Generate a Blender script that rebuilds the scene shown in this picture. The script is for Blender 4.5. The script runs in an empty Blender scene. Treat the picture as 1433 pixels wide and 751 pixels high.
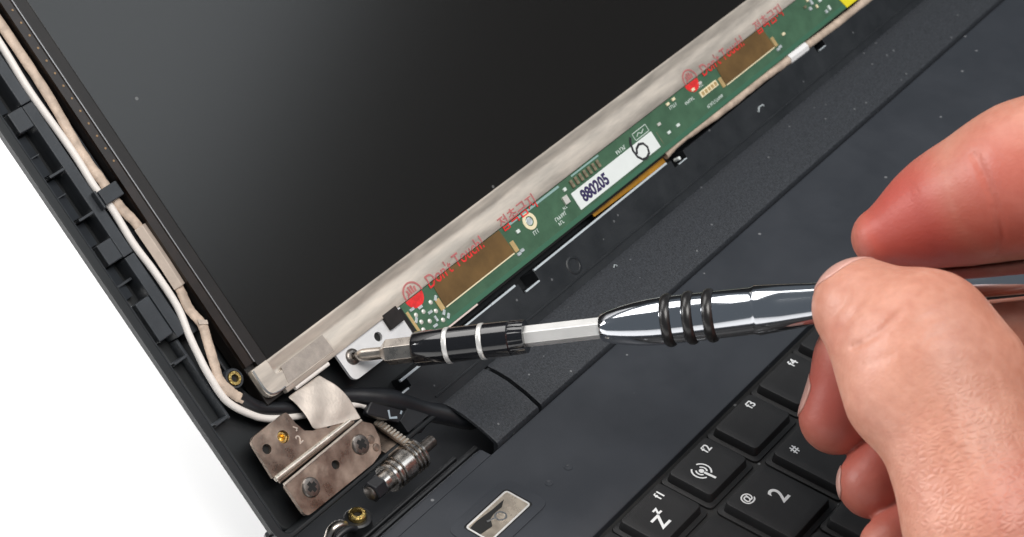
import bpy, bmesh, math, random
import numpy as np
from mathutils import Matrix, Vector
from mathutils.geometry import delaunay_2d_cdt

random.seed(7)
S = 0.001                      # all lengths below are millimetres
scene = bpy.context.scene
col = scene.collection

# ------------------------------------------------------------------ camera
cam_d = bpy.data.cameras.new('camera')
cam = bpy.data.objects.new('camera', cam_d); col.objects.link(cam)
CX, CY, CZ = Vector((.60365, -.79665, .03076)), Vector((.48193, .39537, .78193)), Vector((-.63509, -.45719, .6226))
cam.matrix_world = Matrix.Translation(Vector((-268.024, -136.038, 295.956)) * S) @ \
    Matrix((CX, CY, CZ)).transposed().to_4x4()
cam_d.lens = 70.8; cam_d.sensor_width = 36.0
cam_d.clip_start = 0.01; cam_d.clip_end = 50
cam_d.dof.use_dof = True; cam_d.dof.focus_distance = 0.42; cam_d.dof.aperture_fstop = 40
scene.camera = cam

# ------------------------------------------------------------------ studio light
world = bpy.data.worlds.new('World'); scene.world = world; world.use_nodes = True
bg = world.node_tree.nodes['Background']
bg.inputs[0].default_value = (0.80, 0.90, 1.0, 1); bg.inputs[1].default_value = 0.17

def area(name, loc, target, sx, sy, power, color):
    l = bpy.data.lights.new(name, 'AREA'); l.shape = 'RECTANGLE'; l.size = sx; l.size_y = sy
    l.energy = power; l.color = color
    o = bpy.data.objects.new(name, l); col.objects.link(o)
    o.location = loc
    o.rotation_euler = (Vector(target) - Vector(loc)).to_track_quat('-Z', 'Y').to_euler()
    return o
area('key_softbox', (-0.12, -0.30, 0.95), (0.0, 0.02, 0.02), 0.65, 0.55, 9.8, (1.0, 0.965, 0.92))
area('back_softbox', (0.04, 0.64, 0.80), (0.0, 0.03, 0), 0.7, 0.4, 4.0, (1.0, 0.975, 0.95))
area('front_softbox', (0.58, -0.45, 0.88), (-0.03, 0.13, 0.06), 0.40, 0.40, 1.2, (0.88, 0.95, 1.0))
area('added_table_fill', (-0.20, 0.56, 0.20), (-0.05, 0.15, -0.024), 0.40, 0.22, 5.5, (1.0, 0.99, 0.98))  # added lamp behind the lid, there only to whiten the table

scene.view_settings.view_transform = 'Standard'
scene.view_settings.look = 'None'
scene.view_settings.exposure = 0.0
scene.view_settings.gamma = 1.0
scene.view_settings.use_curve_mapping = False
scene.render.engine = 'CYCLES'

# ------------------------------------------------------------------ materials
def mat(name, color, rough=0.5, metal=0.0, var=0.0, vscale=200.0, bump=0.0, bscale=2000.0, rvar=0.0,
        spec=0.5, var2=None, coat=0.0, alpha=1.0):
    m = bpy.data.materials.new(name); m.use_nodes = True
    nt = m.node_tree; b = nt.nodes['Principled BSDF']
    b.inputs['Base Color'].default_value = (*color, 1)
    b.inputs['Roughness'].default_value = rough
    b.inputs['Metallic'].default_value = metal
    b.inputs['Specular IOR Level'].default_value = spec
    b.inputs['Coat Weight'].default_value = coat
    b.inputs['Alpha'].default_value = alpha
    tc = nt.nodes.new('ShaderNodeTexCoord')
    if var > 0 or rvar > 0:
        n = nt.nodes.new('ShaderNodeTexNoise'); n.inputs['Scale'].default_value = vscale
        n.inputs['Detail'].default_value = 6; n.inputs['Roughness'].default_value = .6
        nt.links.new(tc.outputs['Object'], n.inputs['Vector'])
        if var > 0:
            r = nt.nodes.new('ShaderNodeValToRGB')
            c2 = var2 or tuple(min(1, c * (1 + var)) for c in color)
            c1 = tuple(c * (1 - var) for c in color) if var2 is None else color
            r.color_ramp.elements[0].position = .33; r.color_ramp.elements[1].position = .68
            r.color_ramp.elements[0].color = (*c1, 1); r.color_ramp.elements[1].color = (*c2, 1)
            nt.links.new(n.outputs['Fac'], r.inputs['Fac']); nt.links.new(r.outputs['Color'], b.inputs['Base Color'])
        if rvar > 0:
            mr = nt.nodes.new('ShaderNodeMapRange')
            mr.inputs['From Min'].default_value = .3; mr.inputs['From Max'].default_value = .7
            mr.inputs['To Min'].default_value = max(.02, rough - rvar); mr.inputs['To Max'].default_value = min(1, rough + rvar)
            nt.links.new(n.outputs['Fac'], mr.inputs['Value']); nt.links.new(mr.outputs['Result'], b.inputs['Roughness'])
    if bump > 0:
        n2 = nt.nodes.new('ShaderNodeTexNoise'); n2.inputs['Scale'].default_value = bscale
        n2.inputs['Detail'].default_value = 3
        nt.links.new(tc.outputs['Object'], n2.inputs['Vector'])
        bp = nt.nodes.new('ShaderNodeBump'); bp.inputs['Strength'].default_value = bump
        bp.inputs['Distance'].default_value = 0.0002
        nt.links.new(n2.outputs['Fac'], bp.inputs['Height']); nt.links.new(bp.outputs['Normal'], b.inputs['Normal'])
    return m

def dusty(m, amount=0.5, scale=900.0, thr=.70, color=(.35, .36, .37)):
    """scattered dust specks and faint scuffs on plastic"""
    nt = m.node_tree; b = nt.nodes['Principled BSDF']
    tc = nt.nodes.new('ShaderNodeTexCoord')
    v = nt.nodes.new('ShaderNodeTexVoronoi'); v.inputs['Scale'].default_value = scale; v.inputs['Randomness'].default_value = 1
    nt.links.new(tc.outputs['Object'], v.inputs['Vector'])
    lt = nt.nodes.new('ShaderNodeMath'); lt.operation = 'LESS_THAN'; lt.inputs[1].default_value = .16
    nt.links.new(v.outputs['Distance'], lt.inputs[0])
    sp = nt.nodes.new('ShaderNodeSeparateColor'); nt.links.new(v.outputs['Color'], sp.inputs[0])
    gt = nt.nodes.new('ShaderNodeMath'); gt.operation = 'GREATER_THAN'; gt.inputs[1].default_value = thr
    nt.links.new(sp.outputs[0], gt.inputs[0])
    mu = nt.nodes.new('ShaderNodeMath'); mu.operation = 'MULTIPLY'
    nt.links.new(lt.outputs[0], mu.inputs[0]); nt.links.new(gt.outputs[0], mu.inputs[1])
    mu2 = nt.nodes.new('ShaderNodeMath'); mu2.operation = 'MULTIPLY'; mu2.inputs[1].default_value = amount
    nt.links.new(mu.outputs[0], mu2.inputs[0])
    mx = nt.nodes.new('ShaderNodeMix'); mx.data_type = 'RGBA'
    nt.links.new(mu2.outputs[0], mx.inputs[0])
    src = b.inputs['Base Color']
    if src.links: nt.links.new(src.links[0].from_socket, mx.inputs[6])
    else: mx.inputs[6].default_value = src.default_value
    mx.inputs[7].default_value = (*color, 1)
    nt.links.new(mx.outputs[2], src)
    return m

M = {}
M['table'] = mat('white_table', (.90, .90, .90), .55, var=.015, vscale=4)
M['deck'] = dusty(mat('deck_plastic', (.027, .031, .039), .5, var=.10, vscale=60, bump=.10, bscale=4500, rvar=.07), .45, 420, .96)
M['strip'] = dusty(mat('textured_strip', (.030, .033, .039), .44, var=.5, vscale=2300, bump=.5, bscale=3200), .4, 600, .93)
M['lid'] = dusty(mat('lid_plastic', (.016, .018, .021), .42, var=.2, vscale=120, bump=.15, bscale=2500, rvar=.1), .3, 500, .94)
M['lid_rim'] = mat('lid_rim_plastic', (.007, .009, .011), .5, var=.2, vscale=120)
M['lid_rib'] = mat('lid_rib_plastic', (.030, .034, .040), .40, var=.2, vscale=150, bump=.15, bscale=2500)
M['case'] = mat('case_plastic', (.014, .015, .017), .42, var=.2, vscale=100, bump=.15, bscale=2500)
M['tray'] = dusty(mat('tray_plastic', (.022, .022, .022), .5, var=.2, vscale=200, bump=.2, bscale=3000), .4, 400, .9)
M['key'] = mat('key_plastic', (.016, .016, .017), .46, var=.12, vscale=300, bump=.22, bscale=4200)
M['legend'] = mat('legend_print', (.80, .82, .83), .5)
M['screen'] = mat('matte_screen', (.0075, .0062, .005), .195, bump=.05, bscale=5000)
M['screen'] = dusty(M['screen'], .35, 420, .985, (.3, .3, .3))
M['frame'] = mat('dark_frame', (.009, .0065, .0055), .42, var=.3, vscale=200)
M['trim'] = mat('bright_trim', (.62, .62, .62), .28, 1.0)
M['shield'] = mat('brushed_shield', (.62, .555, .485), .45, .5, var=.20, vscale=420, bump=.10, bscale=1500, rvar=.1)
def streaks(m, sx):
    nt = m.node_tree; mp = nt.nodes.new('ShaderNodeMapping'); mp.inputs['Scale'].default_value = (sx, 1, 1)
    tc = [n for n in nt.nodes if n.bl_idname == 'ShaderNodeTexCoord'][0]
    nt.links.new(tc.outputs['Object'], mp.inputs['Vector'])
    for n in nt.nodes:
        if n.bl_idname == 'ShaderNodeTexNoise': nt.links.new(mp.outputs[0], n.inputs['Vector'])
streaks(M['shield'], .16)
M['shieldtape'] = mat('conductive_tape', (.42, .37, .33), .5, .45, var=.15, vscale=500, bump=.35, bscale=3500)
M['foil'] = mat('fabric_foil', (.60, .53, .47), .48, .45, var=.12, vscale=260, bump=.25, bscale=1800)
M['plate'] = mat('white_plate', (.82, .82, .83), .38, .25, var=.04, vscale=300)
M['pcb'] = mat('solder_mask', (.060, .135, .078), .34, var=.16, vscale=220, bump=.10, bscale=2600, coat=.15)
M['pcbedge'] = mat('board_edge', (.02, .05, .035), .5)
M['trace'] = mat('trace_mask', (.052, .15, .092), .34)
M['silk'] = mat('silkscreen', (.70, .78, .74), .5)
M['pad'] = mat('solder_pad', (.86, .84, .78), .35, .5, bump=.2, bscale=4000)
M['tin'] = mat('tin_part', (.62, .68, .70), .35, .3, var=.3, vscale=900)
M['chipbrown'] = mat('ceramic_part', (.20, .17, .11), .5, var=.4, vscale=900)
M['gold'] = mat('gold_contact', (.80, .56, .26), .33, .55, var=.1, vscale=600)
M['cream'] = mat('cream_contact', (.86, .76, .52), .45)
M['flex'] = mat('amber_flex', (.15, .085, .028), .30, var=.25, vscale=130, coat=.3)
M['kapton'] = mat('kapton_tape', (.42, .20, .02), .22, var=.3, vscale=160, coat=.4)
M['label'] = mat('white_paper_label', (.80, .84, .83), .5, var=.02, vscale=300)
M['ink'] = mat('black_ink', (.02, .02, .025), .6)
M['inkblue'] = mat('dark_violet_ink', (.03, .02, .09), .6)
M['red'] = mat('red_ink', (.74, .03, .03), .4, var=.25, vscale=700)
M['redpale'] = mat('thin_red_ink', (.62, .20, .20), .5, var=.25, vscale=900, alpha=.6)
M['yellow'] = mat('yellow_tape', (.85, .72, .02), .4)
M['white_cable'] = mat('white_cable_jacket', (.84, .79, .75), .38, var=.05, vscale=150)
M['beige'] = mat('beige_cable_wrap', (.56, .44, .35), .55, var=.28, vscale=330, bump=.5, bscale=1100)
M['beigetape'] = mat('beige_tape', (.55, .46, .39), .5, .15, var=.10, vscale=260, bump=.25, bscale=1500)
M['white_tape'] = mat('white_tape', (.84, .83, .83), .5)
M['rubber'] = mat('black_rubber', (.012, .013, .016), .42, var=.2, vscale=200, bump=.1, bscale=1500)
M['hinge'] = mat('hinge_steel', (.31, .245, .20), .34, .85, var=.55, vscale=150, bump=.25, bscale=900, rvar=.14)
M['hingeridge'] = mat('highlit_hinge_steel', (.82, .74, .65), .34, .85, var=.25, vscale=400, bump=.2, bscale=1500)  # steel lightened to paint in the white highlight along the ridges
M['steel'] = mat('worn_steel', (.62, .58, .54), .25, 1.0, var=.25, vscale=500, rvar=.1)
M['darksteel'] = mat('dark_screw_steel', (.19, .17, .155), .32, .9, var=.3, vscale=700, bump=.2, bscale=2500)
M['brass'] = mat('brass_insert', (.86, .58, .20), .26, 1.0, var=.3, vscale=900, bump=.3, bscale=2500)
M['black'] = mat('black_hole', (.004, .004, .004), .7)
M['foam'] = mat('black_foam', (.012, .009, .009), .8, var=.4, vscale=600)
M['chrome'] = mat('chrome', (.80, .81, .83), .06, 1.0, rvar=.03, vscale=60)
M['gunmetal'] = mat('dark_chrome', (.60, .62, .66), .09, 1.0, rvar=.03, vscale=60)
M['satin'] = mat('satin_steel', (.86, .85, .83), .38, .55, rvar=.06, vscale=300)
M['bit'] = mat('bit_steel', (.52, .47, .42), .30, 1.0, var=.15, vscale=400, rvar=.08)
M['blackchuck'] = mat('black_gloss_chuck', (.008, .008, .010), .13, 0, coat=.6)
M['oring'] = mat('rubber_ring', (.012, .011, .011), .32, coat=.2)
M['button'] = mat('bronze_mirror_button', (.60, .52, .43), .25, .65, var=.2, vscale=250, rvar=.08)

# ------------------------------------------------------------------ frames and object helpers
PHI = 0.788
LU = Vector((0, math.cos(PHI), math.sin(PHI))); LN = Vector((0, -math.sin(PHI), math.cos(PHI)))
LID = Matrix(((1, 0, 0, 0), (0, LU.y, LN.y, 58.76 * S), (0, LU.z, LN.z, 3 * S), (0, 0, 0, 1)))  # x, up the lid, out of the lid
BASE = Matrix.Identity(4)
WM = {}

def place(o, Mw, parent):
    WM[o.name] = Mw
    if parent is not None:
        o.parent = parent
        o.matrix_parent_inverse = Matrix.Identity(4)
        o.matrix_basis = WM[parent.name].inverted() @ Mw
    else:
        o.matrix_basis = Mw

def thing(name, loc, label, cat, group=None, frame=BASE):
    o = bpy.data.objects.new(name, None); col.objects.link(o); o.empty_display_size = .01
    place(o, frame @ Matrix.Translation(Vector(loc) * S), None)
    tag(o, label, cat, group); return o

def tag(o, label=None, cat=None, group=None, kind=None):
    if label: o['label'] = label
    if cat: o['category'] = cat
    if group: o['group'] = group
    if kind: o['kind'] = kind
    return o

def obj(name, vf, material, parent=None, frame=BASE, bevel=0.0, seg=2, smooth=35, label=None):
    verts, faces = vf
    V = np.array([tuple(v) for v in verts], float)
    c = (V.min(0) + V.max(0)) / 2
    me = bpy.data.meshes.new(name)
    me.from_pydata([tuple(v) for v in (V - c) * S], [], [tuple(f) for f in faces])
    bm = bmesh.new(); bm.from_mesh(me); bmesh.ops.recalc_face_normals(bm, faces=bm.faces); bm.to_mesh(me); bm.free()
    if smooth:
        me.shade_smooth(); me.set_sharp_from_angle(angle=math.radians(smooth))
    me.materials.append(M[material] if isinstance(material, str) else material)
    o = bpy.data.objects.new(name, me); col.objects.link(o)
    place(o, frame @ Matrix.Translation(Vector(c) * S), parent)
    if bevel:
        b = o.modifiers.new('bevel', 'BEVEL'); b.width = bevel * S; b.segments = seg; b.limit_method = 'ANGLE'
        b.angle_limit = math.radians(38); b.harden_normals = True
    if label: o['label'] = label
    return o

def share(name, src, Mw, parent):
    o = bpy.data.objects.new(name, src.data); col.objects.link(o); place(o, Mw, parent); return o

def join(*parts):
    V, F = [], []
    for v, f in parts:
        n = len(V); V += [tuple(x) for x in v]; F += [tuple(i + n for i in q) for q in f]
    return V, F

def box(x0, x1, y0, y1, z0, z1):
    v = [(x0, y0, z0), (x1, y0, z0), (x1, y1, z0), (x0, y1, z0), (x0, y0, z1), (x1, y0, z1), (x1, y1, z1), (x0, y1, z1)]
    return v, [(0, 3, 2, 1), (4, 5, 6, 7), (0, 1, 5, 4), (1, 2, 6, 5), (2, 3, 7, 6), (3, 0, 4, 7)]

def prism(outline, z0, z1):
    n = len(outline)
    v = [(x, y, z0) for x, y in outline] + [(x, y, z1) for x, y in outline]
    return v, [tuple(range(n))[::-1], tuple(range(n, 2 * n))] + [(i, (i + 1) % n, n + (i + 1) % n, n + i) for i in range(n)]

def xprism(profile, x0, x1):
    """profile of (y, z) swept along x"""
    n = len(profile)
    v = [(x0, y, z) for y, z in profile] + [(x1, y, z) for y, z in profile]
    return v, [tuple(range(n)), tuple(range(n, 2 * n))[::-1]] + [(i, (i + 1) % n, n + (i + 1) % n, n + i) for i in range(n)]

def circle(cx, cy, r, n=24, a0=0.0):
    return [(cx + r * math.cos(a0 + 2 * math.pi * i / n), cy + r * math.sin(a0 + 2 * math.pi * i / n)) for i in range(n)]

def rounded(pts, r, n=5):
    """round every corner of a polygon; r is one radius or a list"""
    out = []; N = len(pts)
    for i, p in enumerate(pts):
        ri = r[i] if isinstance(r, (list, tuple)) else r
        p = Vector(p); a = Vector(pts[i - 1]) - p; b = Vector(pts[(i + 1) % N]) - p
        if ri <= 0: out.append(tuple(p)); continue
        la, lb = a.length, b.length; a.normalize(); b.normalize()
        ang = a.angle(b); t = min(ri / math.tan(ang / 2), la * .49, lb * .49)
        for k in range(n + 1):
            s = k / n
            q = (p + a * t) * (1 - s) ** 2 + p * 2 * s * (1 - s) + (p + b * t) * s ** 2
            out.append(tuple(q))
    return out

def rrect(x0, x1, y0, y1, r, n=5):
    return rounded([(x0, y0), (x1, y0), (x1, y1), (x0, y1)], r, n)

def holed(outline, holes, z0, z1):
    """flat plate with real holes"""
    loops = [outline] + holes; pts = []; edges = []; faces = []
    for lp in loops:
        n0 = len(pts); pts += [Vector(p) for p in lp]; n = len(lp)
        edges += [(n0 + i, n0 + (i + 1) % n) for i in range(n)]
        faces.append(list(range(n0, n0 + n)))
    vo, eo, fo =  delaunay_2d_cdt(pts, edges, [], 0, 1e-6)[:3]
    def inside(q, lp):
        r = False; j = len(lp) - 1
        for i in range(len(lp)):
            (xi, yi), (xj, yj) = lp[i], lp[j]
            if (yi > q[1]) != (yj > q[1]) and q[0] < (xj - xi) * (q[1] - yi) / (yj - yi) + xi: r = not r
            j = i
        return r
    tris = []
    for f in fo:
        q = (sum(vo[i].x for i in f) / len(f), sum(vo[i].y for i in f) / len(f))
        if inside(q, outline) and not any(inside(q, h) for h in holes): tris.append(f)
    n = len(vo); V = [(p.x, p.y, z0) for p in vo] + [(p.x, p.y, z1) for p in vo]
    F = [tuple(f)[::-1] for f in tris] + [tuple(i + n for i in f) for f in tris]
    cnt = {}
    for f in tris:
        for i in range(len(f)):
            e = (f[i], f[(i + 1) % len(f)]); cnt[e] = cnt.get(e, 0) + 1
    for (a, b) in cnt:
        if (b, a) not in cnt: F.append((a, b, b + n, a + n))
    return V, F

def loft(rings, cap0=True, cap1=True):
    V = []; F = []; n = len(rings[0])
    for r in rings: V += r
    for k in range(len(rings) - 1):
        for i in range(n):
            j = (i + 1) % n
            F.append((k * n + i, k * n + j, (k + 1) * n + j, (k + 1) * n + i))
    if cap0: F.append(tuple(range(n))[::-1])
    if cap1: F.append(tuple(range((len(rings) - 1) * n, len(rings) * n)))
    return V, F

def lathe(profile, n=48, cap=True):
    """profile of (s, r) around the z axis"""
    rings = [[(r * math.cos(2 * math.pi * i / n), r * math.sin(2 * math.pi * i / n), s) for i in range(n)] for s, r in profile]
    return loft(rings, cap, cap)

def smooth_path(pts, sub=8):
    P = [Vector(p) for p in pts]; P = [P[0] * 2 - P[1]] + P + [P[-1] * 2 - P[-2]]; out = []
    for i in range(1, len(P) - 2):
        p0, p1, p2, p3 = P[i - 1:i + 3]
        for k in range(sub):
            t = k / sub
            out.append(.5 * ((2 * p1) + (p2 - p0) * t + (2 * p0 - 5 * p1 + 4 * p2 - p3) * t * t + (3 * p1 - p0 - 3 * p2 + p3) * t ** 3))
    out.append(P[-2]); return out

def tube(pts, r, n=14, sub=8, flat=1.0, up=Vector((0, 0, 1)), rfun=None):
    path = smooth_path(pts, sub) if sub else [Vector(p) for p in pts]
    rings = []
    for i, p in enumerate(path):
        t = (path[min(i + 1, len(path) - 1)] - path[max(i - 1, 0)]).normalized()
        s = t.cross(up).normalized(); w = s.cross(t).normalized()
        ri = r * (rfun(i / (len(path) - 1)) if rfun else 1)
        rings.append([tuple(p + s * math.cos(2 * math.pi * k / n) * ri + w * math.sin(2 * math.pi * k / n) * ri * flat) for k in range(n)])
    return loft(rings)

def text_vf(body, size, extrude=.02, bold=0.0, align='CENTER', stretch=1.0):
    c = bpy.data.curves.new('t', 'FONT'); c.body = body; c.size = size; c.align_x = align; c.align_y = 'CENTER'
    c.extrude = extrude; c.offset = bold; c.resolution_u = 4
    o = bpy.data.objects.new('t', c); col.objects.link(o)
    dg = bpy.context.evaluated_depsgraph_get(); me = bpy.data.meshes.new_from_object(o.evaluated_get(dg))
    V = [(v.co.x * stretch, v.co.y, v.co.z) for v in me.vertices]; F = [tuple(p.vertices) for p in me.polygons]
    bpy.data.objects.remove(o); bpy.data.curves.remove(c); bpy.data.meshes.remove(me)
    return V, F

def move(vf, dx=0, dy=0, dz=0, rot=0.0, sc=1.0):
    v, f = vf; c, s = math.cos(rot) * sc, math.sin(rot) * sc
    return [(x * c - y * s + dx, x * s + y * c + dy, z + dz) for x, y, z in v], f

def stroke(pts, w, z0, z1, closed=False):
    """flat line of width w through 2D points"""
    P = [Vector(p) for p in pts]; L, R_ = [], []; n = len(P)
    for i in range(n):
        a = P[(i - 1) % n] if (closed or i > 0) else P[i]; b = P[(i + 1) % n] if (closed or i < n - 1) else P[i]
        d = (b - a).normalized(); nn = Vector((-d.y, d.x)) * w / 2; L.append(P[i] + nn); R_.append(P[i] - nn)
    V = []; F = []
    for z in (z0, z1):
        V += [(p.x, p.y, z) for p in L] + [(p.x, p.y, z) for p in R_]
    m = n if closed else n - 1
    for i in range(m):
        j = (i + 1) % n
        F += [(2 * n + i, 2 * n + j, 3 * n + j, 3 * n + i), (i, n + i, n + j, j), (i, j, 2 * n + j, 2 * n + i), (n + i, 3 * n + i, 3 * n + j, n + j)]
    if not closed:
        F += [(0, 2 * n, 3 * n, n), (n - 1, 2 * n - 1, 4 * n - 1, 3 * n - 1)]
    return V, F

def arc(cx, cy, r, a0, a1, n=14):
    return [(cx + r * math.cos(math.radians(a0 + (a1 - a0) * i / n)), cy + r * math.sin(math.radians(a0 + (a1 - a0) * i / n))) for i in range(n + 1)]

# ------------------------------------------------------------------ setting
t_ = obj('table', box(-900, 1100, -900, 1100, -34, -24), 'table')
tag(t_, kind='structure')

# ------------------------------------------------------------------ laptop
lap = thing('laptop', (110, -60, -24), 'black laptop opened wide with its screen bezel taken off', 'laptop')

# --- base
case = obj('base_case', prism(rounded([(-67, -190), (302, -190), (302, 69), (-67, 69)], [12, 12, 8, 8]), -24, -6.5), 'case', lap, bevel=1.2)
deck = obj('deck', xprism([(46.0, -6.4), (46.0, .9), (26.5, .9), (24.6, .84), (23.0, .70), (21.4, .42), (16.8, -.42), (16.25, -.75), (16.35, -6.4)], -66, 301), 'deck', lap, bevel=.2, smooth=30)
obj('deck_lip', xprism([(46.05, -6.4), (46.05, .86), (48.3, .80), (49.0, .55), (50.4, -1.4), (50.6, -6.4)], -65.8, -20.0), 'deck', lap, bevel=.15)
obj('palm_rest', prism(rounded([(-66, -189), (301, -189), (301, -98), (-66, -98)], 8), -6.4, .2), 'deck', lap, bevel=.4)
obj('deck_side', prism([(-66, -97.9), (-47, -97.9), (-47, 16.3), (-66, 16.3)], -6.4, .2), 'deck', lap, bevel=.3)
obj('keyboard_tray', prism([(-46.9, -97.9), (301, -97.9), (301, 16.3), (-46.9, 16.3)], -6.4, -2.75), 'tray', lap)
# rails and grooves of the open hinge bay, behind the deck
obj('bay_rail', xprism([(51.3, -6.4), (51.3, -2.2), (51.8, -1.9), (52.4, -2.1), (52.6, -6.4)], -64, -17.5), 'case', lap, bevel=.15)
obj('bay_rail', xprism([(53.6, -6.4), (53.6, -3.2), (54.0, -3.0), (54.5, -3.2), (54.6, -6.4)], -62, -22), 'case', lap, bevel=.15)
obj('bay_wall', prism(rounded([(-66.6, 49), (-63.8, 49), (-63.8, 68.6), (-66.6, 68.6)], [0, 0, 1, 2]), -6.4, -.4), 'case', lap, bevel=.4)
# standoff with brass nut in the bay
so = obj('standoff', move(lathe([(-6.3, 3.2), (-1.2, 3.0), (-.9, 2.6), (-.9, 1.9), (-2.5, 1.9)], 28), -50.2, 57.2, 0), 'case', lap)
obj('insert', move(lathe([(-3, 1.85), (.1, 1.85), (.35, 1.6), (.35, 1.0), (-1.6, .95), (-1.7, .01)], 20), -50.2, 57.2, 0), 'brass', so)
obj('insert_bore', move(prism(circle(0, 0, .9, 18), -1.5, -.5), -50.2, 57.2, 0), 'black', so)
obj('contact_spring', tube([(-57.8, 58.6, -2.4), (-56.3, 58.8, -.6), (-54.4, 58.4, -.3), (-53.0, 58.0, -1.2)], 1.0, sub=6, flat=.6), 'bit', lap)
obj('contact_spring', tube([(-59.5, 56.4, -2.5), (-57.0, 56.6, -.9), (-54.0, 56.2, -.6), (-52.6, 55.6, -1.5)], .7, sub=6), 'rubber', lap)

# power button
pb = obj('button_frame', holed(rrect(-43.4, -23.6, 28.0, 39.6, 2.6), [rrect(-40.6, -26.2, 30.3, 37.4, .9)], .9, 1.12), 'deck', lap, bevel=.1)
bt = obj('power_button', prism(rrect(-40.2, -26.6, 30.7, 37.0, .7), .3, 1.0), 'button', lap, bevel=.3)
obj('button_well', prism(rrect(-40.6, -26.2, 30.3, 37.4, .9), .905, .93), 'black', lap)
obj('emblem', stroke(circle(-33.2, 33.4, 1.15, 20), .42, 1.01, 1.13, True), 'trim', bt)
obj('button_rim', stroke(rrect(-40.1, -26.7, 30.8, 36.9, .7), .4, .98, 1.08, True), 'satin', bt)
obj('emblem', stroke([(-36.2, 34.6), (-34.2, 33.9)], .4, 1.01, 1.12), 'trim', bt)
obj('painted_reflection', prism([(-40.0, 33.5), (-36.5, 33.0), (-35.0, 34.6), (-33.5, 34.9), (-31.0, 34.8), (-29.0, 35.8), (-33, 35.9), (-37.5, 36.4), (-39.8, 36.2)], 1.01, 1.05), 'black', bt)  # dark reflection in the mirror finish, painted as a black patch
for i, (x, y) in enumerate(((-12.9, 31.1), (-19.2, 31.5))):
    obj('indicator_dimple', move(lathe([(.90, .95), (1.02, .9), (1.02, .62), (.93, .5)], 20), x, y, 0), 'deck', lap)

# hinge cover strip: one long piece and its end cap
prof = [(46.9, -3), (46.75, 1.1), (47.2, 1.6), (50, 2.3), (54, 3.1), (58, 3.7), (61.2, 3.9), (63.2, 3.5), (64.6, 2.7), (65.6, 1.4), (66.0, -.5), (66, -3)]
profc = [(46.5, -3), (46.2, 1.3), (46.6, 2.0), (50.4, 3.5), (55, 4.7), (58.5, 5.0), (61.3, 4.8), (63.0, 4.0), (64.8, 2.4), (66.2, .3), (66.4, -3)]
obj('hinge_cover', xprism(profc, -1.75, 300), 'strip', lap, bevel=.15)
inner = [(65.4, -3), (65.2, .2), (64.0, 2.0), (62.5, 3.3), (61.0, 3.9), (58.5, 4.1), (55, 3.8), (50.6, 2.6), (47.5, 1.3), (47.4, -3)]
ringp = profc + inner
obj('hinge_cover', xprism(ringp, -17.3, -2.75), 'strip', lap, bevel=.15)
obj('cover_end_wall', xprism([(47.5, -3), (47.6, 1.3), (50.6, 2.5), (55, 3.7), (58.5, 4.0), (61, 3.8), (63.5, 2.2), (65.1, 0), (65.3, -3)], -6, -5), 'case', lap)
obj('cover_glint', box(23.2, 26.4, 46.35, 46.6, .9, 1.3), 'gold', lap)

# --- keyboard
def keycap(w, d):
    r = 1.5
    def ring(dx, dyb, dyf, z, rr): return [(x, y, z) for x, y in rrect(-dx, w + dx, -d - dyf, dyb, rr, 6)]
    rings = [ring(1.7, 1.5, 1.6, -2.7, 1.6), ring(1.6, 1.4, 1.5, -2.25, 1.6), ring(.55, .45, .5, -2.1, 1.2), ring(.25, .2, .25, -.25, 1.2), ring(.12, .1, .12, -.06, 1.1), ring(-.12, -.12, -.12, 0, .9)]
    V, F = loft(rings, True, False)
    n = len(rings[0]); c = len(V)
    inner_ = [(x, y, -.10) for x, y in rrect(2.2, w - 2.2, -d + 2.0, -2.0, 1.2, 6)]
    V = V + inner_
    for i in range(n):
        j = (i + 1) % n; F.append(((len(rings) - 1) * n + i, (len(rings) - 1) * n + j, c + j, c + i))
    F.append(tuple(range(c, c + n)))
    return V, F
key_mesh = {}
def key(x, y, w, d, legends=()):
    k = (w, d)
    if k not in key_mesh:
        o = obj('key', keycap(w, d), 'key', lap, smooth=38); V = np.array(keycap(w, d)[0]); key_mesh[k] = (o, Vector((V.min(0) + V.max(0)) / 2))
        c = key_mesh[k][1]; Mw = Matrix.Translation((Vector((x, y, 0)) + c) * S); place(o, Mw, lap)
    else:
        src, c = key_mesh[k]
        o = share('key', src, Matrix.Translation((Vector((x, y, 0)) + c) * S), lap)
    for vf in legends:
        obj('legend', move(vf, x, y, -.055), 'legend', o, smooth=0)
    return o
PF, XF, YF = 17.89, -17.95, 14.05
def fl(n): return move(text_vf('f%d' % n, 2.9, .012, .05), 11.2, -2.0)
sleep = join(move(text_vf('Z', 4.6, .012, .10), 5.0, -6.6), move(text_vf('z', 3.2, .012, .10), 6.9, -4.0))
wifi = join(stroke(arc(4.8, -4.9, 1.15, 125, 235, 8), .36, -.01, .012), stroke(arc(4.8, -4.9, 2.1, 115, 245, 10), .36, -.01, .012), stroke(arc(4.8, -4.9, 1.15, -55, 55, 8), .36, -.01, .012),
            stroke(arc(4.8, -4.9, 2.1, -65, 65, 10), .36, -.01, .012), stroke([(4.8, -5.6), (5.0, -8.4)], .6, -.01, .012), move(prism(circle(0, 0, .6, 12), -.01, .012), 4.8, -4.9))
f_leg = {1: [fl(1), sleep], 2: [fl(2), wifi], 3: [fl(3)], 4: [fl(4)]}
for i in range(-1, 8):
    n = i + 1
    key(XF + PF * i, YF, 14.0, 10.2, f_leg.get(n, [fl(n)] if n > 0 else [move(text_vf('esc', 2.6, .012, .03), 6, -3)]))
syms = {1: '!', 2: '@', 3: '#', 4: '$', 5: '%', 6: '^', 7: '&'}
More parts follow.
